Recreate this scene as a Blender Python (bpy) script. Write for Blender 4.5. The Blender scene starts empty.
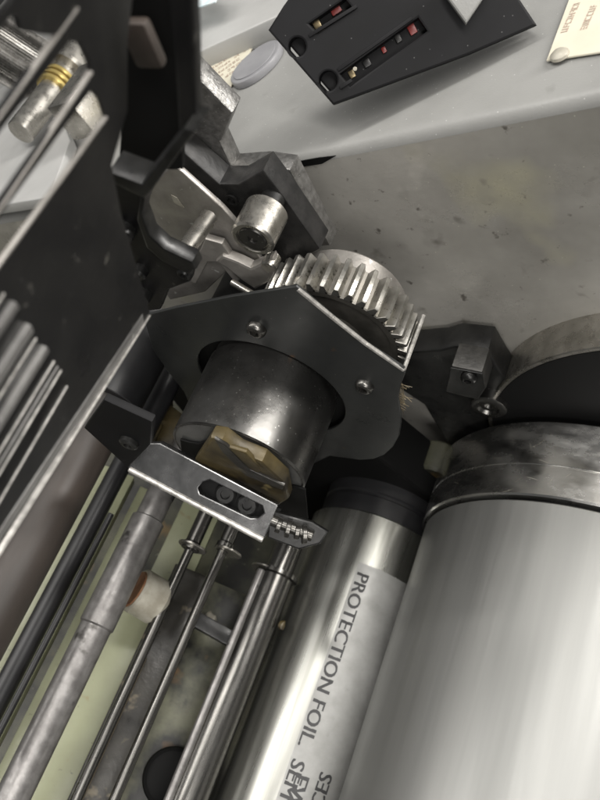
import bpy, bmesh, math, random
from mathutils import Vector, Matrix
from mathutils.noise import noise as pnoise
random.seed(7)
S = bpy.context.scene
COL = S.collection
# ------------------------------------------------------------------ camera
# world: +Y runs along the cylinder axes into the side frame (face at Y=0), +Z up, metres
F = 800.0
RX = Vector((1061, -26, 800)); AY = Vector((640, 1500, -800)).normalized()
RX = (RX - AY * RX.dot(AY)).normalized(); RZ = RX.cross(AY)
CAM = Vector((0.0, -0.265, 0.75))
cd = bpy.data.cameras.new('camera'); cam = bpy.data.objects.new('camera', cd); COL.objects.link(cam)
rot = Matrix((RX, AY, RZ))                       # rows = world axes in camera space
cam.matrix_world = Matrix.Translation(CAM) @ rot.to_4x4()
cd.sensor_fit = 'VERTICAL'; cd.sensor_height = 36; cd.lens = 36.0
cd.clip_start = 0.01; cd.clip_end = 50
cd.dof.use_dof = True; cd.dof.focus_distance = 0.40; cd.dof.aperture_fstop = 36.0 / 2.6
S.camera = cam
S.render.resolution_x = 768; S.render.resolution_y = 1024
# ------------------------------------------------------------------ world (dim indoor workshop)
w = bpy.data.worlds.new("World"); S.world = w; w.use_nodes = True
nt = w.node_tree; bg = nt.nodes['Background']
tc = nt.nodes.new('ShaderNodeTexCoord'); sx = nt.nodes.new('ShaderNodeSeparateXYZ')
rp = nt.nodes.new('ShaderNodeValToRGB'); mr = nt.nodes.new('ShaderNodeMapRange')
nt.links.new(tc.outputs['Generated'], sx.inputs[0]); nt.links.new(sx.outputs['Z'], mr.inputs[0])
mr.inputs[1].default_value = -1; mr.inputs[2].default_value = 1
nt.links.new(mr.outputs[0], rp.inputs[0]); nt.links.new(rp.outputs[0], bg.inputs[0])
rp.color_ramp.elements[0].color = (0.05, 0.05, 0.05, 1); rp.color_ramp.elements[0].position = 0.35
rp.color_ramp.elements[1].color = (0.55, 0.55, 0.54, 1); rp.color_ramp.elements[1].position = 0.9
bg.inputs[1].default_value = 0.26
S.view_settings.view_transform = 'Standard'; S.view_settings.look = 'None'
S.view_settings.exposure = 0.12; S.view_settings.gamma = 1; S.view_settings.use_curve_mapping = False
# ------------------------------------------------------------------ workshop ceiling lamps and an added front fill
FOC = CAM + Vector((-0.26, 0.2, -0.28))
def lamp(d, dist, sx_, sy_, power, col=(1, 0.97, 0.93)):
    l = bpy.data.lights.new('ceiling_or_fill_lamp', 'AREA'); l.shape = 'RECTANGLE'; l.size = sx_; l.size_y = sy_
    l.energy = power; l.color = col
    o = bpy.data.objects.new('ceiling_or_fill_lamp', l); COL.objects.link(o)
    d = Vector(d).normalized(); o.location = FOC + d * dist
    o.rotation_euler = (d).to_track_quat('Z', 'Y').to_euler()
    return o
lamp((0.90, 0.40, 0.30), 1.6, 0.22, 1.8, 46)
lamp((0.60, -0.35, 0.75), 1.8, 0.30, 1.4, 20)
lamp((0.10, 0.05, 1.0), 1.9, 0.16, 1.6, 15)
lamp((-0.45, -0.1, 1.0), 2.0, 0.16, 1.6, 10)
lamp((0.75, -1.1, 0.45), 2.0, 1.0, 0.35, 12)  # low front fill, added to light the frame wall

# ------------------------------------------------------------------ geometry helpers (working unit mm, measured from the view point)
def ray(px, py): return rot @ Vector((px - 300, 400 - py, -F))
def P(px, py, y): r = ray(px, py); return r * (y / r.y)
def PZ(px, py, Z): r = ray(px, py); return r * (Z / r.z)
def PN(px, py, o, n): r = ray(px, py); return r * (o.dot(n) / r.dot(n))
def W(v): return Vector(v) * 0.001 + CAM
def axis_at(px, py, rho):
    r = ray(px, py); k = rho / math.hypot(r.x, r.z); return (r.x * k, r.z * k), r.y * k
def y_at(px, py, c):
    return axis_at(px, py, math.hypot(*c))[1]
def pxmm(px, py, rho):
    r = ray(px, py); return (rho / math.hypot(r.x, r.z))      # mm per pixel near that point (F cancels)
def tag(o, label=None, cat=None, group=None, kind=None):
    if label: o['label'] = label
    if cat: o['category'] = cat
    if group: o['group'] = group
    if kind: o['kind'] = kind
    return o
def thing(name, label, cat, loc, group=None):
    o = bpy.data.objects.new(name, None); COL.objects.link(o); o.location = W(loc); o.empty_display_size = 0.01
    return tag(o, label, cat, group)
def put(name, me, m, parent=None, smooth=35):
    if smooth: 
        for p in me.polygons: p.use_smooth = True
        me.set_sharp_from_angle(angle=math.radians(smooth))
    if m and not me.materials: me.materials.append(m)
    o = bpy.data.objects.new(name, me); COL.objects.link(o)
    if parent:
        off = Vector(parent.location); q = parent.parent
        while q: off += Vector(q.location); q = q.parent
        me.transform(Matrix.Translation(-off)); o.parent = parent
    return o
def origin_fix(o):
    # move the origin of a lone mesh to its centre
    me = o.data; c = sum((v.co for v in me.vertices), Vector()) / len(me.vertices)
    me.transform(Matrix.Translation(-c)); o.location = c
    return o
def mesh_bm(bm, name='m'):
    me = bpy.data.meshes.new(name); bm.normal_update(); bm.to_mesh(me); bm.free(); return me
def slab(pts, th, n=Vector((0, 1, 0)), holes=(), bevel=0.6):
    """flat plate: outline pts (mm) lie on its near face, it is th mm thick along n"""
    n = n.normalized(); e1 = n.orthogonal().normalized()
    if abs(n.y) > .99: e1 = Vector((1, 0, 0))
    e2 = n.cross(e1); o = pts[0]
    cu = bpy.data.curves.new('c', 'CURVE'); cu.dimensions = '2D'; cu.fill_mode = 'BOTH'
    b = min(bevel, th * 0.45)
    cu.extrude = (th / 2 - b) * .001; cu.bevel_depth = b * .001; cu.bevel_resolution = 1; cu.offset = -b * .001
    def area(q): return sum(q[i][0] * q[i - 1][1] - q[i - 1][0] * q[i][1] for i in range(len(q)))
    for k, L in enumerate([pts] + list(holes)):
        q = [((p - o).dot(e1), (p - o).dot(e2)) for p in L]
        if (area(q) > 0) != (k == 0): q.reverse()
        sp = cu.splines.new('POLY'); sp.points.add(len(q) - 1); sp.use_cyclic_u = True
        for i, (a, b_) in enumerate(q): sp.points[i].co = (a * .001, b_ * .001, 0, 1)
    ob = bpy.data.objects.new('t', cu)
    me = bpy.data.meshes.new_from_object(ob)
    M = Matrix((e1, e2, n)).transposed().to_4x4()
    me.transform(Matrix.Translation(W(o + n * th / 2)) @ M)
    bpy.data.objects.remove(ob); bpy.data.curves.remove(cu)
    me.materials.clear()
    return me
def circle(c, r, y, n=48, a0=0, a1=2 * math.pi):
    return [Vector((c[0] + r * math.cos(a0 + (a1 - a0) * i / n), y, c[1] + r * math.sin(a0 + (a1 - a0) * i / n))) for i in range(n if abs(a1 - a0) > 6.28 else n + 1)]
def lathe(o, d, prof, seg=64, bm=None):
    """revolve profile [(along, radius)] about axis d from o (mm)"""
    own = bm is None; bm = bm or bmesh.new()
    d = Vector(d).normalized(); e1 = d.orthogonal().normalized(); e2 = d.cross(e1); o = Vector(o)
    rings = []
    for (t, r) in prof:
        if r < 1e-4: rings.append([bm.verts.new(W(o + d * t))])
        else: rings.append([bm.verts.new(W(o + d * t + (e1 * math.cos(2 * math.pi * i / seg) + e2 * math.sin(2 * math.pi * i / seg)) * r)) for i in range(seg)])
    for A_, B_ in zip(rings, rings[1:]):
        for i in range(seg):
            j = (i + 1) % seg
            if len(A_) == 1 and len(B_) == 1: continue
            if len(A_) == 1: f = (A_[0], B_[j], B_[i])
            elif len(B_) == 1: f = (A_[i], A_[j], B_[0])
            else: f = (A_[i], A_[j], B_[j], B_[i])
            bm.faces.new(f)
    bmesh.ops.recalc_face_normals(bm, faces=bm.faces)
    return mesh_bm(bm) if own else bm
def cylp(L, r, b=0.6, s=0.0):
    return [(s, 0), (s, r - b), (s + b, r), (s + L - b, r), (s + L, r - b), (s + L, 0)]
def boxm(c, e, h, bevel=0.5):
    """box centre c, axes e (3 vectors), half sizes h (mm)"""
    bm = bmesh.new(); bmesh.ops.create_cube(bm, size=2)
    bmesh.ops.transform(bm, matrix=Matrix.Diagonal((h[0], h[1], h[2], 1)), verts=bm.verts)
    if bevel: bmesh.ops.bevel(bm, geom=bm.edges[:], offset=bevel, segments=2, affect='EDGES', profile=.6)
    M = Matrix((Vector(e[0]).normalized(), Vector(e[1]).normalized(), Vector(e[2]).normalized())).transposed().to_4x4()
    bmesh.ops.transform(bm, matrix=Matrix.Translation(CAM) @ Matrix.Scale(.001, 4) @ Matrix.Translation(Vector(c)) @ M, verts=bm.verts)
    return mesh_bm(bm)
def join(*mes):
    bm = bmesh.new()
    for m in mes: bm.from_mesh(m); bpy.data.meshes.remove(m)
    return mesh_bm(bm)
YV = Vector((0, 1, 0)); NB = Vector((0.66, 0, 0.751)).normalized(); SB = Vector((0.751, 0, -0.66)).normalized()

# ------------------------------------------------------------------ materials
def mat(name, col, metal=0, rough=.5, col2=None, nscale=60, namt=(.35, .65), bump=0, bscale=400, rvar=0, speck=None, stretch=None, spots=None, spec=.5, aniso=0, coat=0):
    m = bpy.data.materials.new(name); m.use_nodes = True; t = m.node_tree; N = t.nodes; L = t.links
    b = N['Principled BSDF']; b.inputs['Metallic'].default_value = metal; b.inputs['Roughness'].default_value = rough
    b.inputs['Specular IOR Level'].default_value = spec
    if coat: b.inputs['Coat Weight'].default_value = coat; b.inputs['Coat Roughness'].default_value = .15
    tcn = N.new('ShaderNodeTexCoord'); vec = tcn.outputs['Object']
    if stretch:
        mp = N.new('ShaderNodeMapping'); mp.inputs['Scale'].default_value = stretch; L.new(vec, mp.inputs[0]); vec = mp.outputs[0]
    def noise(sc, det=5, r=.6):
        n = N.new('ShaderNodeTexNoise'); n.inputs['Scale'].default_value = sc; n.inputs['Detail'].default_value = det; n.inputs['Roughness'].default_value = r
        L.new(vec, n.inputs['Vector']); return n.outputs[0]
    def ramp(f, lo, hi, c1=(0, 0, 0, 1), c2=(1, 1, 1, 1)):
        r = N.new('ShaderNodeValToRGB'); r.color_ramp.elements[0].position = lo; r.color_ramp.elements[1].position = hi
        r.color_ramp.elements[0].color = c1; r.color_ramp.elements[1].color = c2; L.new(f, r.inputs[0]); return r.outputs[0]
    def mix(f, a, c):
        x = N.new('ShaderNodeMix'); x.data_type = 'RGBA'; L.new(f, x.inputs[0])
        for s, v in ((6, a), (7, c)):
            if isinstance(v, tuple): x.inputs[s].default_value = (*v[:3], 1)
            else: L.new(v, x.inputs[s])
        return x.outputs[2]
    c = col
    if col2: c = mix(ramp(noise(nscale), *namt), col, col2)
    for (sc, lo, hi, cc) in (speck or ()): c = mix(ramp(noise(sc, 3, .55), lo, hi), c, cc)
    if spots:
        for (sc, lo, hi, cc) in spots:
            v = N.new('ShaderNodeTexVoronoi'); v.inputs['Scale'].default_value = sc; L.new(vec, v.inputs['Vector'])
            c = mix(ramp(v.outputs['Distance'], lo, hi, (1, 1, 1, 1), (0, 0, 0, 1)), c, cc)
    if isinstance(c, tuple): b.inputs['Base Color'].default_value = (*c, 1)
    else: L.new(c, b.inputs['Base Color'])
    if rvar:
        r = N.new('ShaderNodeMapRange'); L.new(noise(nscale * 1.7, 6, .65), r.inputs[0]); r.inputs[1].default_value = .3; r.inputs[2].default_value = .7
        r.inputs[3].default_value = max(.03, rough - rvar); r.inputs[4].default_value = rough + rvar; L.new(r.outputs[0], b.inputs['Roughness'])
    if aniso: b.inputs['Anisotropic'].default_value = aniso
    if bump:
        bp = N.new('ShaderNodeBump'); bp.inputs['Strength'].default_value = bump; bp.inputs['Distance'].default_value = .0004
        L.new(noise(bscale, 4, .6), bp.inputs['Height']); L.new(bp.outputs[0], b.inputs['Normal'])
    return m
M = {}
M['grey_paint'] = mat('light_grey_machine_paint', (.25, .25, .24), 0, .45, (.19, .19, .182), 14, (.35, .7), bump=.25, bscale=900, rvar=.1, spots=((230, .03, .08, (.5, .5, .48)),), speck=((45, .66, .74, (.2, .2, .19)),))
M['grey_paint2'] = mat('smooth_grey_panel_paint', (.42, .42, .41), 0, .35, (.36, .36, .35), 20, rvar=.05)
M['raw'] = mat('stained_raw_steel', (.48, .465, .43), .3, .34, (.26, .25, .225), 9, (.3, .7), bump=.25, bscale=350, rvar=.12,
               speck=((13, .56, .74, (.42, .40, .29)), (48, .62, .74, (.17, .16, .14)), (140, .66, .74, (.14, .13, .115)), (24, .62, .8, (.60, .58, .53)), (6, .55, .8, (.25, .235, .205)), (33, .66, .9, (.2, .19, .17))), spots=((160, .02, .07, (.6, .58, .5)),))
M['black'] = mat('black_guard_paint', (.006, .006, .0065), 0, .36, (.012, .0117, .0113), 35, rvar=.1, bump=.15, bscale=500, speck=((160, .68, .74, (.05, .048, .043)),), spec=.25, spots=((140, .015, .035, (.16, .155, .15)),))
M['black_plastic'] = mat('black_plastic', (.006, .006, .0065), 0, .58, (.008, .008, .009), 50, spec=.18, spots=((190, .03, .06, (.12, .12, .12)),))
M['plate'] = mat('dark_painted_sheet', (.042, .044, .043), .3, .36, (.026, .027, .027), 14, rvar=.13, bump=.12, bscale=300, spots=((130, .02, .05, (.2, .2, .19)),), speck=((55, .70, .76, (.10, .06, .035)),))
M['edge'] = mat('bare_sheet_edge', (.70, .68, .64), .7, .4, (.34, .33, .31), 260)
M['oily'] = mat('oily_blackened_steel', (.17, .167, .16), .95, .30, (.10, .098, .093), 30, rvar=.08, bump=.12, bscale=300, spots=((320, .06, .13, (.42, .41, .39)), (90, .02, .05, (.6, .6, .58))))
M['endface'] = mat('turned_end_face', (.22, .22, .215), .6, .4, (.16, .16, .155), 60, rvar=.05)
M['steel'] = mat('machined_steel', (.50, .48, .44), .95, .30, (.36, .345, .31), 90, rvar=.1, bump=.1, bscale=600)
M['screw'] = mat('dull_screw_steel', (.17, .165, .155), .9, .3, (.10, .096, .088), 200, rvar=.08)
M['gear'] = mat('ground_gear_steel', (.48, .465, .43), .9, .33, (.32, .31, .28), 120, rvar=.1, bump=.25, bscale=700, speck=((240, .62, .68, (.12, .115, .1)),))
M['gear_face'] = mat('greasy_gear_face', (.24, .225, .20), .8, .42, (.13, .125, .11), 60, rvar=.1)
M['louvre'] = mat('grey_louvre_metal', (.30, .295, .285), .6, .35, (.19, .185, .18), 60, rvar=.1, bump=.15, speck=((120, .66, .72, (.5, .49, .47)),))
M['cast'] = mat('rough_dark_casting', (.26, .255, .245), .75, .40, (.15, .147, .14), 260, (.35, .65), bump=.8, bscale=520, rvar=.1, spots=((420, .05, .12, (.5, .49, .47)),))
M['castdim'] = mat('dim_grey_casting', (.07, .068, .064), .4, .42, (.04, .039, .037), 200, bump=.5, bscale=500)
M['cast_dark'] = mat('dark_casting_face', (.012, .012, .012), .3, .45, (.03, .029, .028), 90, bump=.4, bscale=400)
M['bracket'] = mat('grey_bracket_sheet', (.38, .36, .335), .6, .40, (.27, .255, .235), 70, rvar=.1, bump=.2, bscale=700, speck=((150, .68, .72, (.6, .6, .58)),))
M['chrome'] = mat('polished_bearer_ring', (.72, .715, .69), 1, .26, (.60, .595, .575), 18, (.35, .7), rvar=.12, speck=((70, .62, .72, (.75, .74, .72)),), stretch=(1, 2.4, 1))
M['drum'] = mat('brushed_printing_cylinder', (.27, .272, .262), .75, .43, (.33, .33, .318), 70, (.25, .75), rvar=.06, bump=.05, bscale=700, stretch=(1, .03, 1))
M['foil'] = mat('shiny_foil_roller', (.38, .38, .355), .95, .30, (.19, .19, .172), 75, (.35, .65), rvar=.06, stretch=(1, .03, 1))  # dark and light axial streaks in the colour imitate reflections
M['strip'] = mat('matte_film_strip', (.29, .29, .28), .3, .40, (.22, .22, .21), 60, rvar=.1, speck=((130, .62, .72, (.24, .24, .23)),))
M['ink'] = mat('black_print', (.02, .02, .021), 0, .5)
M['rod'] = mat('worn_grey_rod', (.25, .242, .235), .65, .38, (.16, .153, .148), 110, rvar=.1, bump=.3, bscale=300, speck=((75, .645, .72, (.06, .057, .053)),))
M['darkrod'] = mat('dark_steel_rod', (.15, .146, .138), .95, .25, (.115, .112, .105), 60, rvar=.08, stretch=(1, .15, 1))
M['brownroll'] = mat('brown_rubber_roller', (.045, .035, .029), .0, .5, (.02, .016, .013), 30, rvar=.1, bump=.1, stretch=(1, .3, 1))
M['blackrod'] = mat('black_rubber_bar', (.009, .009, .010), 0, .4, (.016, .016, .017), 50)
M['green'] = mat('pale_green_enamel', (.35, .365, .235), 0, .38, (.28, .29, .185), 20, rvar=.1, speck=((40, .68, .76, (.25, .16, .06)), (120, .7, .76, (.12, .12, .09))))
M['greendirty'] = mat('dirty_green_bed', (.085, .085, .055), 0, .45, (.012, .012, .010), 18, (.35, .6), speck=((30, .6, .7, (.16, .11, .045)), (90, .66, .72, (.3, .3, .22))))
M['grease'] = mat('greasy_dark_bed', (.016, .015, .013), .2, .35, (.035, .032, .026), 40, rvar=.1, bump=.5, bscale=200, speck=((70, .62, .7, (.14, .12, .085)),))
M['brown'] = mat('grease_stained_brass', (.115, .088, .038), .2, .42, (.018, .014, .008), 30, (.35, .62), rvar=.12, bump=.5, bscale=160, speck=((50, .66, .74, (.30, .24, .11)),))
M['tan'] = mat('tan_wax_strip', (.24, .20, .13), 0, .5, (.13, .10, .06), 60, speck=((80, .6, .7, (.05, .045, .035)),))
M['grime'] = mat('grimy_green_casting', (.15, .15, .10), 0, .45, (.012, .012, .010), 17, (.42, .58), bump=.3, speck=((28, .62, .7, (.20, .10, .035)), (60, .64, .74, (.02, .02, .016))))
M['rust'] = mat('rusty_knob_end', (.16, .065, .028), .0, .8, (.22, .12, .06), 200, bump=.5)
M['whitecap'] = mat('dirty_white_cap', (.40, .38, .32), .1, .4, (.27, .25, .2), 110, rvar=.1)
M['barsteel'] = mat('satin_bar', (.26, .26, .26), .92, .25, (.13, .13, .13), 40, rvar=.06, bump=.06)
M['label'] = mat('cream_label', (.62, .59, .48), 0, .4, (.56, .53, .43), 40)
M['labelink'] = mat('faded_red_print', (.40, .31, .25), 0, .5)
M['capgrey'] = mat('grey_rubber_cap', (.24, .24, .25), 0, .45, (.20, .20, .21), 60)
M['red'] = mat('red_plastic', (.22, .02, .016), 0, .35)
M['brassbit'] = mat('brass_contact', (.35, .28, .16), .7, .35, (.15, .12, .07), 200)
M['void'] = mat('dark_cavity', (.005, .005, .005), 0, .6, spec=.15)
M['yellow'] = mat('brass_rings', (.55, .43, .16), .8, .3)
M['blackmetal'] = mat('black_oxide_steel', (.010, .010, .010), .3, .34, (.022, .022, .021), 80, rvar=.1, bump=.15)
M['bluewhite'] = mat('pale_blue_printed_card', (.55, .68, .72), 0, .5, (.7, .72, .72), 200)

WALL = 285.0
LZ = -189.0 * 285 / 265

# ================================================================== SETTING
def quadmesh(pts, faces):
    me = bpy.data.meshes.new('q'); me.from_pydata([W(p) for p in pts], [], faces); me.update(); return me
# side frame: raw machined face with a chamfered, painted top
pts = [(-900, WALL, -900), (700, WALL, -900), (700, WALL, LZ - 6), (-900, WALL, LZ - 6),
       (-900, WALL + 9, LZ), (700, WALL + 9, LZ)]
o = put('side_frame_wall', quadmesh(pts[:4], [(0, 1, 2, 3)]), M['raw'], smooth=0); tag(o, kind='structure')
o['label'] = 'stained bare steel inner face of the machine side frame'
# painted top with rolled edge
prof = []
for i in range(7):
    a = math.radians(i * 15); prof.append((WALL + 7 * (1 - math.cos(a)) , LZ - 7 + 7 * math.sin(a)))
prof = [(WALL, LZ - 7)] + prof[1:] + [(WALL + 500, LZ)]
me = bpy.data.meshes.new('q'); vs = []
for (y, z) in prof:
    for x in (-900, 700): vs.append(W((x, y, z)))
me.from_pydata(vs, [], [(2 * i, 2 * i + 1, 2 * i + 3, 2 * i + 2) for i in range(len(prof) - 1)]); me.update()
o = put('side_frame_top', me, M['grey_paint'], smooth=50); tag(o, kind='structure')
# machine bed under the rollers
bo = NB * -690
cpt = [bo + SB * a + YV * y for a, y in ((-420, -400), (520, -400), (520, WALL), (-420, WALL))]
o = put('machine_bed', quadmesh(cpt, [(0, 1, 2, 3)]), M['greendirty'], smooth=0); tag(o, kind='structure')
# far raised grey panel on the frame top (upper left)
a, b = PZ(110, 92, LZ + 14), PZ(330, -8, LZ + 14)
dd = (b - a).normalized(); nn = Vector((0, 0, 1)); back = nn.cross(dd)
if back.y < 0: back = -back
pts = [a - dd * 60, b + dd * 40, b + dd * 40 + back * 200, a - dd * 60 + back * 200]
tag(origin_fix(put('grey_housing', slab([p - Vector((0, 0, 14)) for p in pts], 14, nn, bevel=1.5), M['grey_paint2'])), 'smooth pale grey housing with a straight edge on the frame top behind the black guard', 'housing')
a = PZ(182, 14, LZ + 30); b = PZ(216, 3, LZ + 30); c = PZ(222, -12, LZ + 30); d = PZ(170, -25, LZ + 30)
tag(origin_fix(put('paper_card', slab([a, b, c, d], 1.0, nn, bevel=.2), M['bluewhite'])), 'pale blue and white card at the very top edge of the picture', 'card')

# ================================================================== LABEL PLATES, CAP
def text_mesh(body, size, mapf, off=0, align='LEFT'):
    cu = bpy.data.curves.new('f', 'FONT'); cu.body = body; cu.size = size; cu.align_x = align; cu.offset = off; cu.resolution_u = 3
    ob = bpy.data.objects.new('t', cu); me = bpy.data.meshes.new_from_object(ob)
    bpy.data.objects.remove(ob); bpy.data.curves.remove(cu)
    bm = bmesh.new(); bm.from_mesh(me); bmesh.ops.triangulate(bm, faces=bm.faces)
    for v in bm.verts: v.co = W(mapf(v.co.x, v.co.y))
    bm.to_mesh(me); bm.free(); me.materials.clear(); return me
def rivet(parent, p, r, m, n=nn):
    return put('rivet', lathe(p, n, [(0, r), (r * .3, r * .95), (r * .6, r * .6), (r * .7, 0)], 24), m, parent)
t = thing('label_plate', 'small cream plate with lines of faded red print beside the oval grey cap', 'label', PZ(220, 80, LZ), 'cream label plates')
q = [PZ(*p, LZ + 1) for p in ((160, 76), (258, 40), (222, 104), (214, 118), (175, 120))]
put('plate', slab(q, 1.0, nn, bevel=.3), M['label'], t)
rivet(t, PZ(251, 46, LZ + 2), 3.6, M['label'])
o0 = PZ(197, 82, LZ + 2.15); ex = (PZ(241, 52, LZ + 2.15) - o0).normalized(); ey = nn.cross(ex)
def marks(par, o0, ex, ey, rows, length, pitch, hgt):
    """worn rows of print too small to read: short irregular dashes"""
    for k in range(rows):
        x = random.uniform(0, 2); vs = []; fs = []; L_ = length * random.uniform(.75, 1)
        while x < L_:
            g = random.uniform(.7, 1.5) * hgt * .6
            for (u0, u1, v0, v1) in random.sample([(0, .25, 0, 1), (.7, 1, 0, 1), (0, 1, .8, 1), (0, 1, 0, .2), (0, 1, .4, .6)], 3):
                b_ = len(vs)
                for u, v in ((u0, v0), (u1, v0), (u1, v1), (u0, v1)): vs.append(W(o0 - ey * (k * pitch) + ex * (x + u * g) + ey * (v * hgt) + nn * (.02 * (b_ % 3))))
                fs.append((b_, b_ + 1, b_ + 2, b_ + 3))
            x += g * 1.35 + (hgt if random.random() < .17 else 0)
        me = bpy.data.meshes.new('p'); me.from_pydata(vs, [], fs); me.update(); put('print_row', me, M['labelink'], par, smooth=0)
marks(t, o0 + ey * 9 + ex * 6, ex, ey, 6, 38, 6.0, 3.0)
t = thing('label_plate', 'cream plate with a round rivet at the upper right corner of the picture', 'label', PZ(580, 30, LZ), 'cream label plates')
q = [PZ(*p, LZ + 1) for p in ((547, 62), (575, -14), (680, -40), (680, 30), (612, 52))]
put('plate', slab(q, 1.0, nn, bevel=.3), M['label'], t)
rivet(t, PZ(560, 56, LZ + 2), 4.2, M['whitecap'])
o0 = PZ(566, 34, LZ + 2.15); ex = (PZ(585, -8, LZ + 2.15) - o0).normalized(); ey = nn.cross(ex)
marks(t, o0, ex, ey, 2, 22, 9, 3.0)
# oval cap
cpos = PZ(259, 68, LZ)
ax1 = (PZ(279, 46, LZ) - PZ(240, 88, LZ)); ax2 = nn.cross(ax1.normalized())
pp = [cpos + Vector((0, 0, 0)) + ax1 * .52 * math.cos(i * math.pi / 20) + ax2 * 15.5 * math.sin(i * math.pi / 20) for i in range(40)]
t = thing('oval_cap', 'oval dark grey rubber cap lying on the painted frame top', 'cap', cpos)
put('cap_body', slab(pp, 5, nn, bevel=1.0), M['capgrey'], t)
pp = [cpos + Vector((0, 0, 5)) + ax1 * .44 * math.cos(i * math.pi / 20) + ax2 * 12.5 * math.sin(i * math.pi / 20) for i in range(40)]
put('raised_face', slab(pp, .6, nn, bevel=.25), M['capgrey'], t)

# ================================================================== BLACK CONNECTOR BOX
# its lower face corner points sit a little above the frame top
KO = PZ(333, 105, LZ + 20); KN = (ray(400, 30) * -1).normalized(); KN = (KN + Vector((0, 0, .12))).normalized()
def K(px, py, off=0): return PN(px, py, KO + KN * off, KN)
t = thing('connector_box', 'black plastic socket box with slots and red inserts above the frame top', 'socket box', K(400, 20))
holes = [[K(*p) for p in q_] for q_ in ([(309, 24), (345, -1), (353, 9), (318, 33)], [(340, 74), (418, 18), (427, 31), (350, 86)])]
hc = []
for (hx, hy, r) in ((297, 47, 4.2), (328, 81, 4.4)):
    c = K(hx, hy); e1 = (K(hx + 9, hy) - c).normalized(); e2 = KN.cross(e1); holes.append([c + e1 * r * math.cos(i * math.pi / 12) + e2 * r * math.sin(i * math.pi / 12) for i in range(24)])
out = [(268, 30), (333, 105), (470, 54), (537, 25), (500, -30), (330, -60), (283, 6)]
put('face_plate', slab([K(*p) for p in out], 8, -KN, holes, bevel=1.0), M['black_plastic'], t)
out2 = [(276, 30), (336, 99), (468, 50), (530, 22), (496, -26), (330, -50), (290, 8)]
put('body', slab([K(*p, -8.1) for p in out2], 5, -KN, bevel=1.0), M['black_plastic'], t)
ka = (K(350, 0) - K(300, 34)).normalized(); kb = KN.cross(ka)
for (px_, py_, mm, hx_, hy_) in ((336, 10, 'red', 7, 2.6), (317, 24, 'brassbit', 5, 3.2), (412, 29, 'red', 5, 3.6), (384, 50, 'red', 3, 2), (352, 74, 'brassbit', 4, 2.6), (398, 38, 'blackmetal', 4, 3), (367, 63, 'blackmetal', 5, 2.6)):
    put('socket_insert', boxm(K(px_, py_, -7.5), (ka, kb, KN), (hx_ * .36, hy_ * .7, 1.2), .5), M[mm], t)
for a_, b_ in (((309, 36), (357, 6)), ((340, 88), (352, 80)), ((338, 70), (412, 18))):
    p_, q_ = K(*a_, .3), K(*b_, .3); put('slot_rim', boxm((p_ + q_) / 2, ((q_ - p_), KN, (q_ - p_).cross(KN)), ((q_ - p_).length / 2, .9, .8), .3), M['black_plastic'], t)
put('marking_dot', lathe(K(355, 69, .1), KN, cylp(.6, 1.0, .2), 12), M['whitecap'], t)
tag(origin_fix(put('red_speck', lathe(PZ(405, 73, LZ), nn, cylp(.8, 1.2, .2), 12), M['red'])), 'tiny red plastic chip lying in the shadow below the black socket box', 'chip')
tag(origin_fix(put('grey_bracket_corner', slab([K(*p, 9) for p in ((440, -20), (447, -2), (466, 24), (484, -3), (492, -30))], 6, -KN, bevel=1), M['grey_paint'])), 'pale grey pointed metal corner overlapping the black socket box', 'bracket')

# ================================================================== BLACK GUARD (left)
G0 = P(78, 8, 130); gd = Vector((-16.6, 0, -25.6)).normalized(); gn = gd.cross(YV).normalized()
if gn.dot(G0) < 0: gn = -gn            # gn points away from the viewer
def G(px, py): return PN(px, py, G0, gn)
t = thing('black_guard', 'black painted slotted guard plate filling the left side of the picture', 'guard', G(70, 250))
gp = lambda L: [G(*p) for p in L]
outline = gp([(-60, -60), (140, -60), (128, 40), (128, 110), (112, 165), (122, 215), (150, 312), (149, 316), (0, 544), (-60, 636)])
holes = []
holes.append(gp([(-50, 105), (0, 32), (12, 17), (17, 18), (21, 31), (42, 35), (58, 36), (0, 111), (-50, 183)]))
holes.append(gp([(-50, 205), (0, 133), (70, 42), (80, 42), (90, 62), (92, 73), (0, 203), (-50, 273)]))
holes.append(gp([(-50, 290), (0, 217), (92, 90), (101, 100), (107, 118), (4, 264), (-30, 312)]))
holes.append(gp([(-50, 60), (-50, -30), (20, -20), (10, 2), (0, 12)]))
def gslot(a, b, w1):   # narrow lower slots
    return
def down(p, L):
    d = Vector((940 - p[0], -1100 - p[1])).normalized(); return (p[0] - d.x * L, p[1] - d.y * L)
lower = [((4, 289), (66, 385))]
for (p, q) in lower: holes.append(gp([p, q, down(q, 260), down(p, 260)]))
put('guard_plate', slab(outline, 1.4, gn, holes, bevel=.3), M['black'], t)
# lit upper edges of the bars, put in as paler strips on the plate
def strip(p1, p2, wpx, name, m, h=6, proud=1):
    d = (G(*p2) - G(*p1)); c = (G(*p1) + G(*p2)) / 2
    return put(name, boxm(c - gn * (h / 2 - 1) * proud, (d, gn, d.cross(gn)), (d.length / 2, h / 2, wpx / 8), .2), m, t)
for (p1, p2) in (((78, 8), (-40, 172)), ((92, 72), (-40, 268)), ((107, 117), (-20, 292))):
    strip(p1, p2, 3.0, 'lit_bar_edge', M['bracket'], 1.3)
for (p, w_, m_) in (((4, 293), 2, 'edge'), ((12, 303), 10, 'louvre'), ((27, 326), 13, 'louvre'), ((36, 338), 2.0, 'edge'), ((43, 347), 10, 'louvre'), ((54, 361), 2.4, 'edge'), ((57.5, 366), 2.5, 'louvre'), ((61, 370), 2.4, 'edge'), ((67, 386), 2.6, 'edge')):
    e = down(p, 250); strip(p, e, w_, 'louvre_bar', M[m_], 1.4 if w_ < 4 else 2.6)
strip((143, 318), (-56, 620), 17, 'lower_rim', M['louvre'], 1.2)
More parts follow.
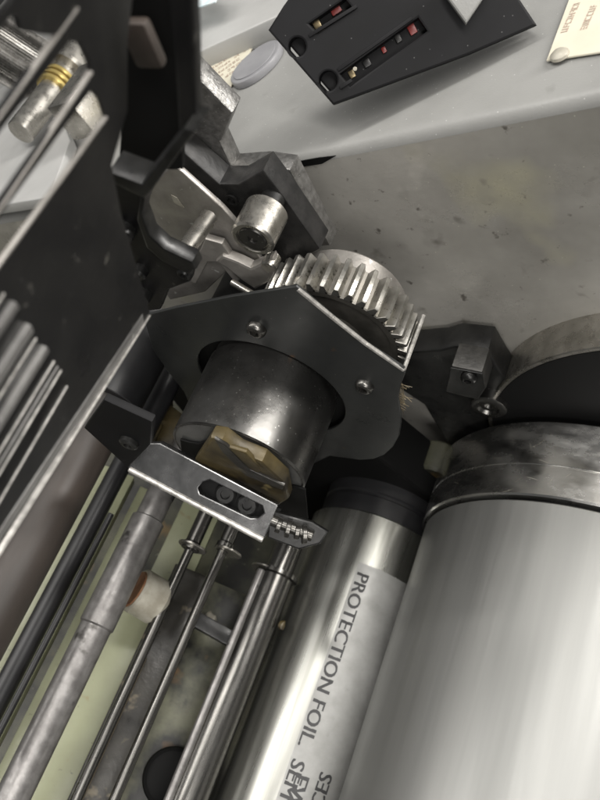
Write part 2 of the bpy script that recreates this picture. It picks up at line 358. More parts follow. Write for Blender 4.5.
strip((149.5, 315), (-48, 628), 1.6, 'rim_edge', M['edge'], 1.6)
# raised flange at the upper right of the guard (box section with a dark recess)
fl = thing('guard_flange', 'thick black folded post of the guard beside the cream label plate', 'guard post', P(170, 60, 150))
yv = 150
put('post', slab([P(*p, yv) for p in ((163, -40), (190, -40), (194, 40), (197, 128), (178, 133), (174, 60))], 5, YV, bevel=1), M['black'], fl)
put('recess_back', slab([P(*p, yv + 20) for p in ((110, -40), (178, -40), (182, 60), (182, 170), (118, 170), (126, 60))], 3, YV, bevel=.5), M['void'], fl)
put('latch_block', boxm(P(143, 43, yv + 12), ((1, 0, -.3), YV, (.3, 0, 1)), (4.5, 2, 7), 1.5), M['brownroll'], fl)
put('lip', slab([P(*p, yv - 6) for p in ((196, 131), (184, 129), (141, 184), (109, 172), (104, 179), (144, 199), (153, 189))], 10, YV, bevel=.8), M['blackmetal'], fl)
# black hinge bracket under the post
hb = thing('hinge_bracket', 'black folded hinge bracket with bolts below the guard post', 'bracket', P(140, 230, 170))
put('web', slab([P(*p, 172) for p in ((106, 176), (150, 193), (141, 215), (150, 240), (163, 252), (193, 268), (190, 282), (168, 290), (160, 310), (140, 312), (118, 262))], 5, YV, bevel=.8), M['black'], hb)
put('curved_lip', slab([P(*p, 166) for p in ((146, 190), (142, 215), (150, 236), (164, 249), (192, 262), (196, 270), (188, 275), (162, 262), (146, 248), (136, 220), (140, 193))], 7, YV, bevel=1), M['blackmetal'], hb)
for (px_, py_, r) in ((124, 232, 4.6), (142, 296, 4.2), (140, 272, 3.4), (185, 272, 3.0)):
    put('bolt_head', lathe(P(px_, py_, 170), -YV, [(-2, r), (r * .5, r), (r * .8, r * .7), (r * .8, r * .45), (r * .4, r * .42), (r * .4, 0)], 24), M['blackmetal'], hb)

# items behind the upper slots
t = thing('knurled_knob', 'knurled steel knob seen through the top slot of the black guard', 'knob', PZ(20, 55, LZ + 40))
kc = PZ(12, 54, LZ + 40); kd = (PZ(34, 38, LZ + 40) - PZ(8, 72, LZ + 40)).cross(nn).normalized()
kax = PZ(40, 70, LZ + 40) - PZ(-6, 40, LZ + 40)
vr = ray(16, 55).normalized(); kax = kax - vr * kax.dot(vr); bm = bmesh.new(); d = kax.normalized(); e1 = d.orthogonal().normalized(); e2 = d.cross(e1); n_ = 260; R_ = 24
rg = []
for tt, rr_ in ((-28, .0), (-28, R_ - 2), (-26, R_), (26, R_), (28, R_ - 2), (28, 0)):
    rg.append([bm.verts.new(W(kc + d * tt + (e1 * math.cos(2 * math.pi * i / n_) + e2 * math.sin(2 * math.pi * i / n_)) * (max(rr_, .01) + (1.3 if i % 4 < 2 and rr_ == R_ else 0)))) for i in range(n_)])
for A_, B_ in zip(rg, rg[1:]):
    for i in range(n_): bm.faces.new((A_[i], A_[(i + 1) % n_], B_[(i + 1) % n_], B_[i]))
bmesh.ops.recalc_face_normals(bm, faces=bm.faces)
put('knurled_body', mesh_bm(bm), M['screw'], t, smooth=20)
t = thing('spindle_coupling', 'steel spindle coupling with brass rings seen through the second slot', 'coupling', PZ(70, 60, LZ + 30))
d = (PZ(90, 40, LZ + 30) - PZ(50, 92, LZ + 30)).normalized(); o0 = PZ(62, 78, LZ + 26)
put('shaft', lathe(o0 - d * 60, d, cylp(130, 10), 40), M['steel'], t)
for k in range(3): put('brass_ring', lathe(o0 + d * (k * 5 - 14), d, cylp(3, 14), 40), M['yellow'], t)
put('collar', lathe(o0 + d * 6, d, cylp(24, 19, 2), 40), M['steel'], t)
put('clamp_block', boxm(PZ(88, 100, LZ + 28), (d, d.cross(nn), nn), (22, 12, 14), 1.5), M['steel'], t)
tag(origin_fix(put('white_cover', slab([PZ(*p, LZ + 12) for p in ((-60, 120), (8, 84), (30, 88), (47, 90), (58, 108), (70, 140), (50, 197), (-60, 215))], 8, -nn, bevel=1), M['grey_paint2'])), 'pale flat cover seen through the second and third guard slots', 'cover')

# ================================================================== CAST ARM, CAM ROLLER, GREY BRACKET
t = thing('cast_arm', 'rough dark cast iron arm bolted on the side frame between the guard and the gear', 'arm', P(240, 170, 250))
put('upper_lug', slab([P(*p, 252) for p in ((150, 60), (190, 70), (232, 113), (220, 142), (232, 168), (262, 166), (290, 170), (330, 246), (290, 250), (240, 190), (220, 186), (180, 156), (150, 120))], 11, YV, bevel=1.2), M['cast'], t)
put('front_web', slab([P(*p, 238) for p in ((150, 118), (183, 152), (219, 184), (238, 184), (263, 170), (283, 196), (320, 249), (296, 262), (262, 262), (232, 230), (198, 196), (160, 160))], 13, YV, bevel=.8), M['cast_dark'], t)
put('bolt_hole', lathe(P(232, 200, 237), -YV, [(0, 3.5), (1, 3.5), (1, 2.2), (-2, 2.2), (-2, 0)], 24), M['blackmetal'], t)

c, y0 = axis_at(250, 240, 370)
t = thing('cam_roller', 'short bright steel cam roller standing out below the cast arm', 'roller', (c[0], y0, c[1]))
rc = P(252, 240, 212); r_ = 10.5
put('roller', lathe(rc, YV, [(1.6, 0), (1.6, r_ - 3), (0, r_ - 2.6), (0, r_ - 1), (1, r_), (18, r_), (19, r_ - 1), (19, 0)], 64), M['steel'], t)
put('roller_pin', lathe(rc + YV * .4, YV, [(.8, 0), (.8, 2.2), (-.2, 2.4), (-.2, r_ - 4.2), (.3, r_ - 3.6), (5, r_ - 3.6), (5, 0)], 40), M['oily'], t)
put('stud', lathe(rc + YV * 18, YV, cylp(12, 6), 32), M['blackmetal'], t)

t = thing('support_bracket', 'grey sheet steel bracket with a white scratch and a pin beside the cam roller', 'bracket', P(190, 220, 225))
put('sheet', slab([P(*p, 226) for p in ((172, 165), (182, 172), (222, 208), (240, 228), (262, 262), (230, 268), (205, 292), (170, 300), (150, 270), (146, 205), (152, 185))], 3, YV, bevel=.6), M['bracket'], t)
put('step', slab([P(*p, 220) for p in ((205, 239), (222, 244), (243, 276), (236, 284), (218, 262), (208, 262), (196, 284), (186, 280))], 4, YV, bevel=.6), M['bracket'], t)
put('pin', lathe(P(184, 252, 196), (P(210, 216, 222) - P(184, 252, 196)), cylp((P(210, 216, 222) - P(184, 252, 196)).length, 4.2, .8), 32), M['steel'], t)
a = P(177, 205, 225.6); b = P(173, 199, 225.6)
put('paint_scratch', slab([P(*p, 225.7) for p in ((171, 195), (177, 198), (184, 208), (181, 207), (174, 203))], .3, YV, bevel=.05), M['whitecap'], t)
t = thing('small_lever', 'small worn steel lever between the cam roller and the gear', 'lever', P(258, 270, 222))
put('lever_body', slab([P(*p, 218) for p in ((238, 262), (250, 268), (272, 258), (276, 266), (270, 282), (255, 290), (240, 280), (226, 268), (215, 262), (222, 256))], 6, YV, bevel=1.5), M['bracket'], t)
put('lever_pin', lathe(P(268, 268, 216), YV, cylp(8, 4, .8), 24), M['steel'], t)
put('link_rod', lathe(P(232, 282, 212), P(262, 300, 206) - P(232, 282, 212), cylp(34, 1.8, .3), 16), M['steel'], t)

tag(origin_fix(put('edge_patch', slab([P(*p, WALL - .6) for p in ((268, 170), (290, 163), (318, 158), (336, 156), (322, 164), (302, 167), (296, 172), (284, 182), (276, 190))], .5, YV, bevel=.1), M['void'])), 'thin black smear just under the painted top edge beside the cast arm', 'patch')  # thin black polygon laid on the frame face

# ================================================================== GEAR
gc = (-237.0, -265.0)
t = thing('spur_gear', 'bright steel spur gear standing up behind the dark cover plate', 'gear', (gc[0], 225, gc[1]))
RO, RR, NT = 41.5, 36.6, 36
put('gear_body', lathe((gc[0], 215, gc[1]), YV, [(3, 0), (3, 12), (0, 12), (0, 15), (1.5, 17), (1.5, 31), (0, 33), (0, RR - .6), (.6, RR), (19.4, RR), (20, RR - .6), (20, 0)], 144), M['gear_face'], t)
def tooth_mesh():
    bm = bmesh.new(); pr_ = [(-2.5, RR - .8), (-2.15, RR + 1.0), (-1.55, RR + 3.3), (-1.05, RO), (1.05, RO), (1.55, RR + 3.3), (2.15, RR + 1.0), (2.5, RR - .8)]
    rows = []
    for y, s in ((.0, .88), (.7, 1), (19.3, 1), (20, .88)):
        rows.append([bm.verts.new(Vector((x * s, y, RR - .5 + (z - RR + .5) * (1 if s == 1 else .93))) * .001) for x, z in pr_])
    for A_, B_ in zip(rows, rows[1:]):
        for i in range(7): bm.faces.new((A_[i], A_[i + 1], B_[i + 1], B_[i]))
    bm.faces.new(rows[0][::-1]); bm.faces.new(rows[-1]); bmesh.ops.recalc_face_normals(bm, faces=bm.faces)
    me = mesh_bm(bm, 'tooth')
    for p in me.polygons: p.use_smooth = True
    me.set_sharp_from_angle(angle=math.radians(30)); me.materials.append(M['gear']); return me
tm = tooth_mesh()
for k in range(NT):
    o = bpy.data.objects.new('tooth', tm); COL.objects.link(o); o.parent = t
    o.location = (0, -.010, 0); o.rotation_euler = (0, 2 * math.pi * (k + .3) / NT, 0)
t2 = thing('bearing_boss', 'polished round shoulder behind the spur gear', 'boss', (gc[0], 240, gc[1]))
put('shoulder', lathe((gc[0] + 2, 235.5, gc[1] + 2), YV, [(0, 0), (0, 28), (1, 30), (10, 30), (12, 28), (12.5, 8), (15, 0)], 96), M['bracket'], t2)

# ================================================================== COVER PLATE + HUB
PY = 200.0
hc_ = (-283.0, -287.0)
t = thing('cover_plate', 'dark painted sheet cover plate with a folded side in front of the gear', 'cover plate', (hc_[0], PY, hc_[1] + 20))
ol = [(143, 316), (175, 308), (230, 297), (296, 287), (300, 290), (332, 317), (366, 344), (404, 369), (405, 374), (400, 387), (398, 398), (400, 411), (401, 424), (399, 436), (393, 447), (384, 455), (373, 459), (360, 460), (345, 458), (330, 456),
      (300, 470), (240, 470), (200, 430), (184, 392), (168, 372), (152, 348)]
hole = circle((-288, -292), 45, PY, 64)
put('sheet', slab([P(*p, PY) for p in ol], 2.0, YV, [hole], bevel=.5), M['plate'], t)
e1_, e2_ = P(405, 371, PY), P(398, 398, PY)
dpt = P(427, 314, PY)  # not used for depth
q = P(405, 372, PY); rr2 = y_at(427, 316, (q.x, q.z))
dv = Vector((q.x, 0, q.z)).normalized() * 20 + Vector((-3, 0, 1))
put('folded_side', slab([Vector((q.x, PY + 1, q.z)), Vector((q.x, rr2, q.z)), Vector((q.x, rr2 - 2, q.z)) + dv * .5, Vector((q.x, PY + 12, q.z)) + dv, Vector((q.x, PY + 1, q.z)) + dv], 1.6, YV.cross(dv), bevel=.4), M['plate'], t)
# bare edge of the sheet along the top
def edge_line(L, y, r, name, par):
    for a, b in zip(L, L[1:]):
        a, b = P(*a, y), P(*b, y); put(name, lathe(a, b - a, cylp((b - a).length, r, .2), 8), M['edge'], par)
edge_line([(298, 289), (332, 317), (366, 344), (404, 370)], PY + .4, 1.15, 'bare_edge', t)
edge_line([(143, 316), (175, 308), (230, 297), (296, 288)], PY + .9, .4, 'bare_edge', t)
sA = (Vector((q.x, PY + 1, q.z)), Vector((q.x, rr2, q.z)))
put('bare_edge', lathe(sA[0] + Vector((-1, 0, .2)), sA[1] - sA[0], cylp((sA[1] - sA[0]).length, 1.1, .2), 8), M['edge'], t)
def hex_screw(px_, py_, y, R, name='screw', lab=None, m='steel'):
    c = P(px_, py_, y)
    bm = bmesh.new(); n = 48; rings = []
    hexr = lambda a: R * .48 / max(math.cos((a % (math.pi / 3)) - math.pi / 6), .1) * .92
    pr_ = [(0, lambda a: R), (R * .35, lambda a: R * .98), (R * .62, lambda a: R * .82), (R * .74, lambda a: R * .6), (R * .74, hexr), (R * .2, hexr), (R * .2, lambda a: .001)]
    for (h, f) in pr_: rings.append([bm.verts.new(W(c + Vector((f(2 * math.pi * i / n) * math.cos(2 * math.pi * i / n), -h, f(2 * math.pi * i / n) * math.sin(2 * math.pi * i / n))))) for i in range(n)])
    for A_, B_ in zip(rings, rings[1:]):
        for i in range(n): bm.faces.new((A_[i], A_[(i + 1) % n], B_[(i + 1) % n], B_[i]))
    bmesh.ops.recalc_face_normals(bm, faces=bm.faces)
    return put(name, mesh_bm(bm), M[m], t, smooth=40)
hex_screw(257, 328, PY, 5.4, m='screw'); hex_screw(365, 385, PY, 5.0, m='screw')

t = thing('hub', 'thick black oily steel hub sleeve projecting through the cover plate', 'hub', (hc_[0], 175, hc_[1]))
HR = 38.0
put('sleeve', lathe((hc_[0], 149, hc_[1]), YV, [(.3, HR - 2), (0, HR - 1.0), (1.0, HR), (50, HR), (52, HR - 1), (62, HR - 1), (62, HR - 7)], 160), M['oily'], t)
put('end_face', lathe((hc_[0], 149.25, hc_[1]), YV, [(0, 0), (0, HR - 1.6), (4, HR - 1.6)], 128), M['endface'], t)
put('bright_rim', lathe((hc_[0], 149, hc_[1]), YV, [(-.02, HR - 1.5), (-.05, HR - 1.1), (.35, HR - .6), (.6, HR - .45)], 160), M['screw'], t)
tag(origin_fix(put('bearing_housing', lathe((-288, 206, -292), YV, [(0, 0), (0, 50), (3, 53), (50, 53)], 96), M['void'])), 'black bearing housing in the round opening of the cover plate', 'housing')

# ================================================================== BIG CYLINDER
C1 = (-168.4, -514.1); R1 = 110.7
t = thing('printing_cylinder', 'large brushed steel printing cylinder filling the lower right of the picture', 'cylinder', (C1[0], 100, C1[1]))
put('cylinder_body', lathe((C1[0], -260, C1[1]), YV, [(0, 0), (0, R1 - 2.5), (462, R1 - 2.5), (463, R1 - 3.5), (463, R1 - 8)], 256), M['drum'], t)
put('gap_groove', lathe((C1[0], 202, C1[1]), YV, [(0, R1 - 9), (4, R1 - 9)], 200), M['void'], t)
put('bearer_ring', lathe((C1[0], 205, C1[1]), YV, [(0, R1 - 9), (0, R1 - 1), (1, R1), (19.5, R1), (20, R1 - .5), (20.6, R1 - .5), (21, R1), (50, R1), (52, R1 - 2), (52, 0)], 256), M['chrome'], t)

for k in range(26):
    a_ = math.radians(random.uniform(60, 175)); y_ = 207 + random.uniform(0, 44); L_ = random.uniform(.02, .07); sl_ = random.uniform(-9, 9)
    vs = []
    for u in (0, .33, .67, 1):
        for w_ in (-.10, .10):
            th = a_ + L_ * u; rr_ = R1 + .05; yy = min(max(y_ + sl_ * u * (1 - .3 * u), 206.5), 254)
            vs.append(W((C1[0] + rr_ * math.cos(th), yy + w_ * (1 - abs(u - .5)), C1[1] + rr_ * math.sin(th))))
    me = bpy.data.meshes.new('s'); me.from_pydata(vs, [], [(0, 1, 3, 2), (2, 3, 5, 4), (4, 5, 7, 6)]); me.update(); put('scratch', me, M['whitecap'], t, smooth=0)

# ================================================================== FOIL ROLLER
RF = 49.0
C2, _ = axis_at(319, 700, 578)
t = thing('foil_roller', 'shiny roller carrying a printed protection foil strip left of the large cylinder', 'roller', (C2[0], 100, C2[1]))
ye = y_at(372, 545, C2) + 6
put('roller_body', lathe((C2[0], -220, C2[1]), YV, [(0, 0), (0, RF), (ye + 219, RF), (ye + 220, RF - 1), (ye + 220, 0)], 160), M['foil'], t)
put('end_collar', lathe((C2[0], ye, C2[1]), YV, [(0, 0), (0, RF - 4), (14, RF - 4), (15, RF - 5.5), (17, RF - 5.5), (18, RF - 4), (34, RF - 4), (35, RF - 6), (35, 0)], 128), M['blackrod'], t)
def hit(px_, py_, c, R):
    r = ray(px_, py_); a_ = r.x ** 2 + r.z ** 2; b_ = r.x * c[0] + r.z * c[1]; k = (b_ - math.sqrt(max(b_ * b_ - a_ * (c[0] ** 2 + c[1] ** 2 - R * R), 0))) / a_
    p = r * k; return p, math.atan2(p.z - c[1], p.x - c[0])
pl, al = hit(359, 562, C2, RF); 
_, ar = hit(418, 570, C2, RF); ar = al - math.radians(92)
def on(th, y, R): return Vector((C2[0] + R * math.cos(th), y, C2[1] + R * math.sin(th)))
vs = []; fs = []; n_ = 40
for i in range(n_ + 1):
    th = al + (ar - al) * i / n_
    vs += [W(on(th, pl.y, RF + .25)), W(on(th, -220, RF + .25)), W(on(th, pl.y, RF - .5)), W(on(th, -220, RF - .5))]
for i in range(n_):
    a_ = 4 * i; fs += [(a_, a_ + 1, a_ + 5, a_ + 4), (a_ + 2, a_, a_ + 4, a_ + 6)]
fs.append((0, 1, 3, 2))
me = bpy.data.meshes.new('s'); me.from_pydata(vs, [], fs); me.update()
st = put('foil_strip', me, M['strip'], t)
def roll_text(s, px_, py_, size, up, spread=1.0, bold=.62):
    p0, th0 = hit(px_, py_, C2, RF); ms = []
    for k in range(4):
        dx = bold * (k - 1.5) * .7; rr_ = RF + .40 + .02 * k
        if up > 0: f = lambda x, y: on(th0 - y / RF, p0.y - x * spread - dx, rr_)      # reads down, tops to the right
        else: f = lambda x, y: on(th0 + y / RF, p0.y + x * spread + dx, rr_)           # reads up, tops to the left
        ms.append(text_mesh(s, size, f))
    return put('print', join(*ms), M['ink'], t, smooth=0)
roll_text('PROTECTION FOIL.  SEM', 358, 571, 12.0, 1, 1.10, .35)
roll_text('EW', 297, 772, 12.2, 1, 1.06, .5)
roll_text('SURFACES', 300, 876, 12.2, -1, 1.0, .35)

# ================================================================== RIGHT SIDE PARTS
t = thing('bearer_disc', 'large dark disc with a worn steel rim at the right edge behind the printing cylinder', 'disc', (-112, 265, -445))
put('disc_body', lathe((-112, 261, -445), YV, [(2, 0), (2, 103.5), (0, 105), (0, 107), (.6, 107.7), (30, 107.7)], 200), M['steel'], t)
put('disc_face', lathe((-112, 260.6, -445), YV, [(0, 0), (0, 104.7), (2.2, 104.7)], 160), M['void'], t)
t = thing('clamp_casting', 'black cast clamp with a block and two screws between the gear and the large cylinder', 'clamp', P(470, 380, 245))
put('web', slab([P(*p, 264) for p in ((408, 352), (440, 350), (455, 346), (488, 350), (500, 370), (520, 400), (520, 470), (452, 470), (444, 438), (424, 405), (398, 388))], 18, YV, bevel=1.5), M['blackmetal'], t)
put('block', slab([P(*p, 248) for p in ((452, 366), (482, 372), (486, 388), (478, 400), (446, 392))], 17, YV, bevel=.8), M['castdim'], t)
put('block_face', slab([P(*p, 247) for p in ((451, 368), (482, 374), (485, 388), (477, 399), (446, 391))], 1, YV, bevel=.3), M['blackmetal'], t)
hex_screw(469, 377, 246.5, 4.6, 'screw', m='blackmetal')
put('washer', lathe(P(488, 409, 256), YV, [(6, 0), (3, 2.5), (2.2, 3), (2.2, 6), (0, 7), (0, 10), (1, 11.5), (8, 11.5)], 48), M['oily'], t)
t = thing('wire_brush_tuft', 'small tuft of frayed wire strands hanging under the cover plate corner', 'tuft', P(396, 405, 215))
bm = bmesh.new()
for k in range(90):
    a_ = P(398 + random.uniform(-9, 6), 388 + random.uniform(-6, 20), 214 + random.uniform(0, 8)); 
    b_ = a_ + Vector((random.gauss(0, 1.8), random.gauss(0, 1.8), random.uniform(-7, -2)))
    bm2 = lathe(a_, b_ - a_, [(0, .28), ((b_ - a_).length, .18)], 4, bm)
put('strands', mesh_bm(bm), M['tan'], t)
tag(origin_fix(put('round_stub', lathe(P(432, 478, 240), YV, cylp(24, 15, 2), 48), M['greendirty'])), 'dull round stub on the frame just left of the large cylinder', 'stub')

# ================================================================== SLOTTED BAR, CLAMP
t = thing('slotted_bar', 'satin steel bar with a long slot and two screws lying across the rods', 'bar', P(210, 490, 130))
YB = 128.0
nb = (ray(210, 490).normalized() + Vector((.25, 1, -.25)).normalized() * .35).normalized()
bo_ = P(210, 490, YB)
def B(px_, py_): return PN(px_, py_, bo_, nb)
bar = [(128, 464), (150, 443), (160, 443), (278, 505), (266, 536), (262, 541), (128, 470)]
sl = [(203, 482), (210, 480), (262, 506), (264, 513), (258, 518), (250, 518), (200, 494), (198, 488)]
put('bar_body', slab([B(*p) for p in bar], 7, nb, [[B(*p) for p in sl]], bevel=.7), M['barsteel'], t)
put('slot_floor', slab([B(*p) + nb * 6 for p in ((192, 472), (280, 512), (268, 528), (188, 492))], 2, nb, bevel=.2), M['void'], t)
for (px_, py_) in ((224, 496), (246, 507)):
    put('screw', lathe(B(px_, py_) + nb * 6, -nb, [(0, 5.6), (2.5, 5.6), (3.4, 4.6), (3.4, 2.6), (1.4, 2.4), (1.4, 0)], 32), M['blackmetal'], t)
put('lower_lip', lathe(B(129, 469), B(263, 540) - B(129, 469), cylp((B(263, 540) - B(129, 469)).length, 1.6, .4), 12), M['edge'], t)
t = thing('clamp_block', 'black clamp block with one screw at the left end of the slotted bar', 'clamp', P(125, 440, 120))
put('block', slab([P(*p, 124) for p in ((84, 428), (104, 400), (152, 422), (150, 445), (128, 468))], 4, YV, bevel=.5), M['black_plastic'], t)
put('screw', lathe(P(130, 441, 124), -YV, [(-1, 4.8), (2, 4.8), (3, 3.6), (3, 2.2), (1, 2), (1, 0)], 32), M['blackmetal'], t)
t = thing('adjusting_screw', 'bright knurled adjusting screw and washer at the right end of the slotted bar', 'screw', P(298, 532, 118))
d = (B(300, 535) - B(262, 520)).normalized(); o0 = B(281, 527) + nb * 2
put('thread', lathe(B(262, 518) + nb * 3, d, cylp(28, 3.0, .5), 24), M['screw'], t)
for k, (s_, r__) in enumerate(((8, 6.5), (13, 7.5), (18, 6.0), (22, 8.0))): put('washer', lathe(B(262, 520) + nb * 2 + d * s_, d + Vector((0, .12 * k, 0)), cylp(2.6, r__ * .62, .4), 32), M['screw'], t)
put('lug', slab([B(*p) + nb * 4 for p in ((268, 512), (312, 524), (328, 534), (320, 546), (298, 552), (266, 540))], 4, nb, bevel=1), M['blackmetal'], t)

# ================================================================== RODS AND RAILS (all parallel to the cylinders)
def rodY(name, label, cat, pb, pt, wpx, rho, m, steps=None, group=None, extra=0):
    """round bar whose centre line passes pixel pb; ends at pt; steps = [(pixel, width factor)]"""
    c, yb = axis_at(*pb, rho); R = wpx / 2 * pxmm(*pb, rho); ye_ = y_at(*pt, c) if pt else WALL
    y0_ = yb - 90 - extra
    if steps:
        ys = [y_at(*s[0], c) for s in steps]; prof = [(0, 0), (0, R * steps[0][1])]; cur = steps[0][1]
        for s, yy in list(zip(steps, ys))[1:]:
            prof += [(yy - y0_ - .5, R * cur), (yy - y0_ + .5, R * s[1])]; cur = s[1]
        prof += [(ye_ - y0_, R * cur), (ye_ - y0_, 0)]
    else: prof = cylp(ye_ - y0_, R, min(.5, R * .2))
    o = put(name, lathe((c[0], y0_, c[1]), YV, prof, 48), M[m]); tag(o, label, cat, group); return origin_fix(o), c, R
rodY('grey_rod', 'worn mottled grey rod with a thicker sleeve running below the slotted bar', 'rod', (22, 778), (190, 440), 38, 500, 'rod', steps=[((22, 778), .92), ((98, 627), 1.02), ((150, 520), .86), ((166, 488), .8)])
rodY('brown_roller', 'broad dark brown roller along the lower rim of the black guard', 'roller', (22, 560), (128, 378), 56, 470, 'brownroll')
rodY('black_bearing', 'round black bearing sleeve at the top of the brown roller behind the guard rim', 'bearing', (108, 402), (150, 318), 66, 468, 'blackrod', extra=-90)
rodY('black_rod', 'thin black rod between two pale green rails at the far left', 'rod', (22, 655), (150, 420), 22, 540, 'blackrod')
rodY('thin_black_rod', 'short thin black rod lying between pale green rails left of the grey rod', 'rod', (30, 672), (116, 516), 7, 520, 'blackrod')
rodY('tie_rod', 'left one of the two slim bright tie rods running down from the thin collar', 'rod', (95, 758), (208, 500), 11, 515, 'darkrod', steps=[((95, 758), 1), ((189, 550), 1.9), ((193, 543), 1.6)], group='slim tie rods')
rodY('tie_rod', 'right one of the two slim bright tie rods beside the thick dark spindle', 'rod', (125, 775), (252, 505), 11, 515, 'darkrod', steps=[((125, 775), 1), ((228, 553), 1.9), ((232, 546), 1.6)], group='slim tie rods')
rodY('dark_spindle', 'thick dark double spindle left of the foil roller', 'spindle', (190, 795), (300, 520), 40, 545, 'darkrod', steps=[((190, 795), 1), ((268, 585), 1.0), ((270, 575), 1.2), ((272, 570), .8)])
rodY('spindle_guide', 'slim bright guide rod touching the left flank of the thick dark spindle', 'rod', (168, 800), (263, 570), 9, 505, 'rod')
# collars
def collar(label, p, wpx, rho, th=1.6):
    c, y_ = axis_at(*p, rho); R = wpx / 2 * pxmm(*p, rho)
    tag(origin_fix(put('collar', lathe((c[0], y_, c[1]), YV, cylp(th, R, .4), 48), M['steel'])), label, 'collar', 'thin collar discs')
collar('thin steel collar disc on the left tie rod under the slotted bar', (192, 548), 30, 514)
collar('thin steel collar disc on the right tie rod under the slotted bar', (228, 553), 28, 514)
collar('thin steel collar disc at the head of the thick dark spindle', (268, 572), 36, 545)
# shafts above the slotted bar
rodY('black_sleeve', 'short black sleeve around the top of the worn grey rod, crossing under the slotted bar', 'sleeve', (161, 498), (210, 400), 25, 500, 'blackrod', extra=-90)
rodY('upper_shaft', 'black shaft rising from the clamp block toward the cover plate', 'shaft', (138, 440), (180, 350), 26, 500, 'blackrod', extra=-90)
def rail(name, label, cat, pb, pt, wpx, rho, m, hmm=14, extra=90, parent=None):
    c, yb = axis_at(*pb, rho); w_ = wpx / 2 * pxmm(*pb, rho); ye_ = y_at(*pt, c) if pt else WALL; y0_ = yb - extra
    o = put(name, boxm(Vector((c[0], (y0_ + ye_) / 2, c[1])) - NB * hmm / 2, (SB, YV, NB), (w_, (ye_ - y0_) / 2, hmm / 2), .8), M[m], smooth=40)
    tag(o, label, cat, 'pale green rails' if name == 'green_rail' else None); return origin_fix(o)
rail('green_rail', 'narrow pale green rail between the brown roller and the black rod', 'rail', (12, 650), (116, 470), 10, 560, 'green')
rail('green_rail', 'narrow pale green rail right of the black rod with a rust mark', 'rail', (14, 700), (136, 478), 11, 565, 'green')
rail('green_rail', 'narrow pale green rail directly left of the worn grey rod', 'rail', (10, 762), (150, 490), 16, 570, 'green')
rail('green_rail', 'broad flat pale green rail between the grey rod and the tan strip', 'rail', (80, 735), (150, 600), 40, 560, 'green')
rail('green_rail', 'pale green rail stub behind the grey rod just under the slotted bar', 'rail', (178, 560), (200, 505), 40, 585, 'green', extra=20)
rail('green_rail', 'pale green rail glimpsed through the lower guard slots at the left edge', 'rail', (20, 470), (70, 395), 22, 560, 'green')
rail('tan_strip', 'thin tan strip beside the broad green rail', 'strip', (84, 785), (146, 655), 8, 528, 'tan')
rail('greasy_rail', 'flat greasy dark rail with dried spots under the tie rods', 'rail', (112, 750), (192, 570), 40, 545, 'grease', hmm=20)
rail('grimy_rail', 'grimy green and black rail left of the thick dark spindle', 'rail', (168, 740), (235, 590), 42, 585, 'grime')
# knob
c, y_ = axis_at(147, 596, 520); kd = (SB * .86 + YV * -.05 + NB * -.42).normalized()
t = thing('knob', 'dirty white round knob with a rusty end beside the worn grey rod', 'knob', (c[0], y_, c[1]))
kc = Vector((c[0], y_, c[1]))
put('knob_body', lathe(kc - kd * 9, kd, [(0, 0), (0, 13), (1.5, 14.5), (17, 14.5), (20, 12), (20.5, 0)], 48), M['whitecap'], t)
put('rusty_end', lathe(kc - kd * 9.8, kd, [(0, 0), (0, 11.5), (.9, 12.2)], 40), M['rust'], t)
put('neck', lathe(kc - NB * 20, NB, cylp(12, 7), 24), M['green'], t)

def lump(name, label, cat, p, rho, r, m, flat=.6):
    c, y_ = axis_at(*p, rho); bm = bmesh.new(); bmesh.ops.create_icosphere(bm, subdivisions=3, radius=r)
    for v in bm.verts:
        v.co *= 1 + .35 * pnoise(v.co * (1.6 / r) + Vector((r, p[0], 0))); v.co.y *= 1.5; v.co = W(Vector((c[0], y_, c[1])) + SB * v.co.x + YV * v.co.y + NB * v.co.z * flat)
    tag(origin_fix(put(name, mesh_bm(bm), M[m], smooth=180)), label, cat)
lump('wax_blob', 'small pale blob of hardened grease between the tie rods and the dark spindle', 'blob', (209, 622), 560, 4.6, 'whitecap')
lump('wax_blob', 'tiny copper coloured bead at the left edge of the foil roller', 'bead', (282, 625), 540, 2.2, 'brown')
a_, ya = axis_at(172, 606, 556); b_, yb_ = axis_at(232, 640, 556)
pa, pb_ = Vector((a_[0], ya, a_[1])), Vector((b_[0], yb_, b_[1]))
tag(origin_fix(put('cross_bar', boxm((pa + pb_) / 2, (pb_ - pa, NB, (pb_ - pa).cross(NB)), ((pb_ - pa).length / 2, 4, 5), .8), M['blackmetal'])), 'short black cross bar passing behind the tie rods', 'bar')
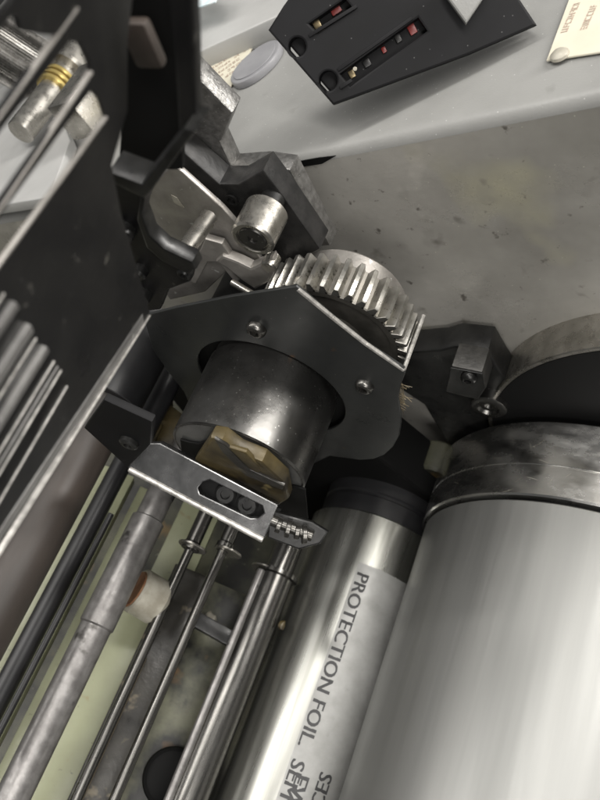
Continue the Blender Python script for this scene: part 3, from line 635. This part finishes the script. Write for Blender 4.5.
c, y_ = axis_at(172, 778, 578); kc = Vector((c[0], y_, c[1]))
tag(origin_fix(put('hole_disc', lathe(kc, NB, [(4, 0), (4.2, 14), (5, 16), (4, 18), (0, 19)], 48), M['void'])), 'round black disc in place of a dark plug in the grimy rail at the lower edge of the picture', 'cavity')  # flat black disc gives the dark of a hole by its colour

# brown greasy blocks behind the hub front
t = thing('brass_block', 'grease stained yellow brown block under the open end of the hub', 'block', P(240, 470, 150))
put('block', slab([P(*p, 139) for p in ((193, 463), (210, 438), (222, 440), (238, 452), (262, 462), (284, 482), (288, 500), (270, 512), (232, 495))], 8, YV, bevel=1.6), M['brown'], t)
put('hub_shade_sheet', slab([P(*p, 147.4) for p in ((180, 440), (190, 443), (199, 444), (208, 441), (240, 450), (264, 462), (281, 478), (284, 486), (295, 487), (305, 490), (308, 524), (230, 500), (184, 474))], 1.4, YV, bevel=.3), M['void'], t)  # black sheet added as the shade over the lower hub face
put('upper_lump', slab([P(*p, 138) for p in ((226, 447), (246, 453), (262, 470), (254, 478), (238, 468))], 3, YV, bevel=1.2), M['brown'], t)
put('dark_groove', slab([P(*p, 137.6) for p in ((214, 439), (226, 446), (250, 470), (284, 486), (282, 490), (246, 476), (222, 452))], 2, YV, bevel=.4), M['grease'], t)
for k, (px_, py_, w__, l__) in enumerate(((176, 436, 13, 13), (158, 405, 9, 10), (150, 432, 8, 7))):
    c, y_ = axis_at(px_, py_, 525)
    tag(origin_fix(put('brass_block', boxm(Vector((c[0], y_, c[1])), (SB + YV * -.28, YV, NB), (w__, l__, 10), 2), M['brown'])),
        ('yellow brown block between the two dark shafts above the slotted bar', 'small yellow brown block high up beside the black shaft', 'small yellow brown block next to the clamp block')[k], 'block', 'yellow brown blocks')
# dark body of the machine behind the hub / between plate and rollers
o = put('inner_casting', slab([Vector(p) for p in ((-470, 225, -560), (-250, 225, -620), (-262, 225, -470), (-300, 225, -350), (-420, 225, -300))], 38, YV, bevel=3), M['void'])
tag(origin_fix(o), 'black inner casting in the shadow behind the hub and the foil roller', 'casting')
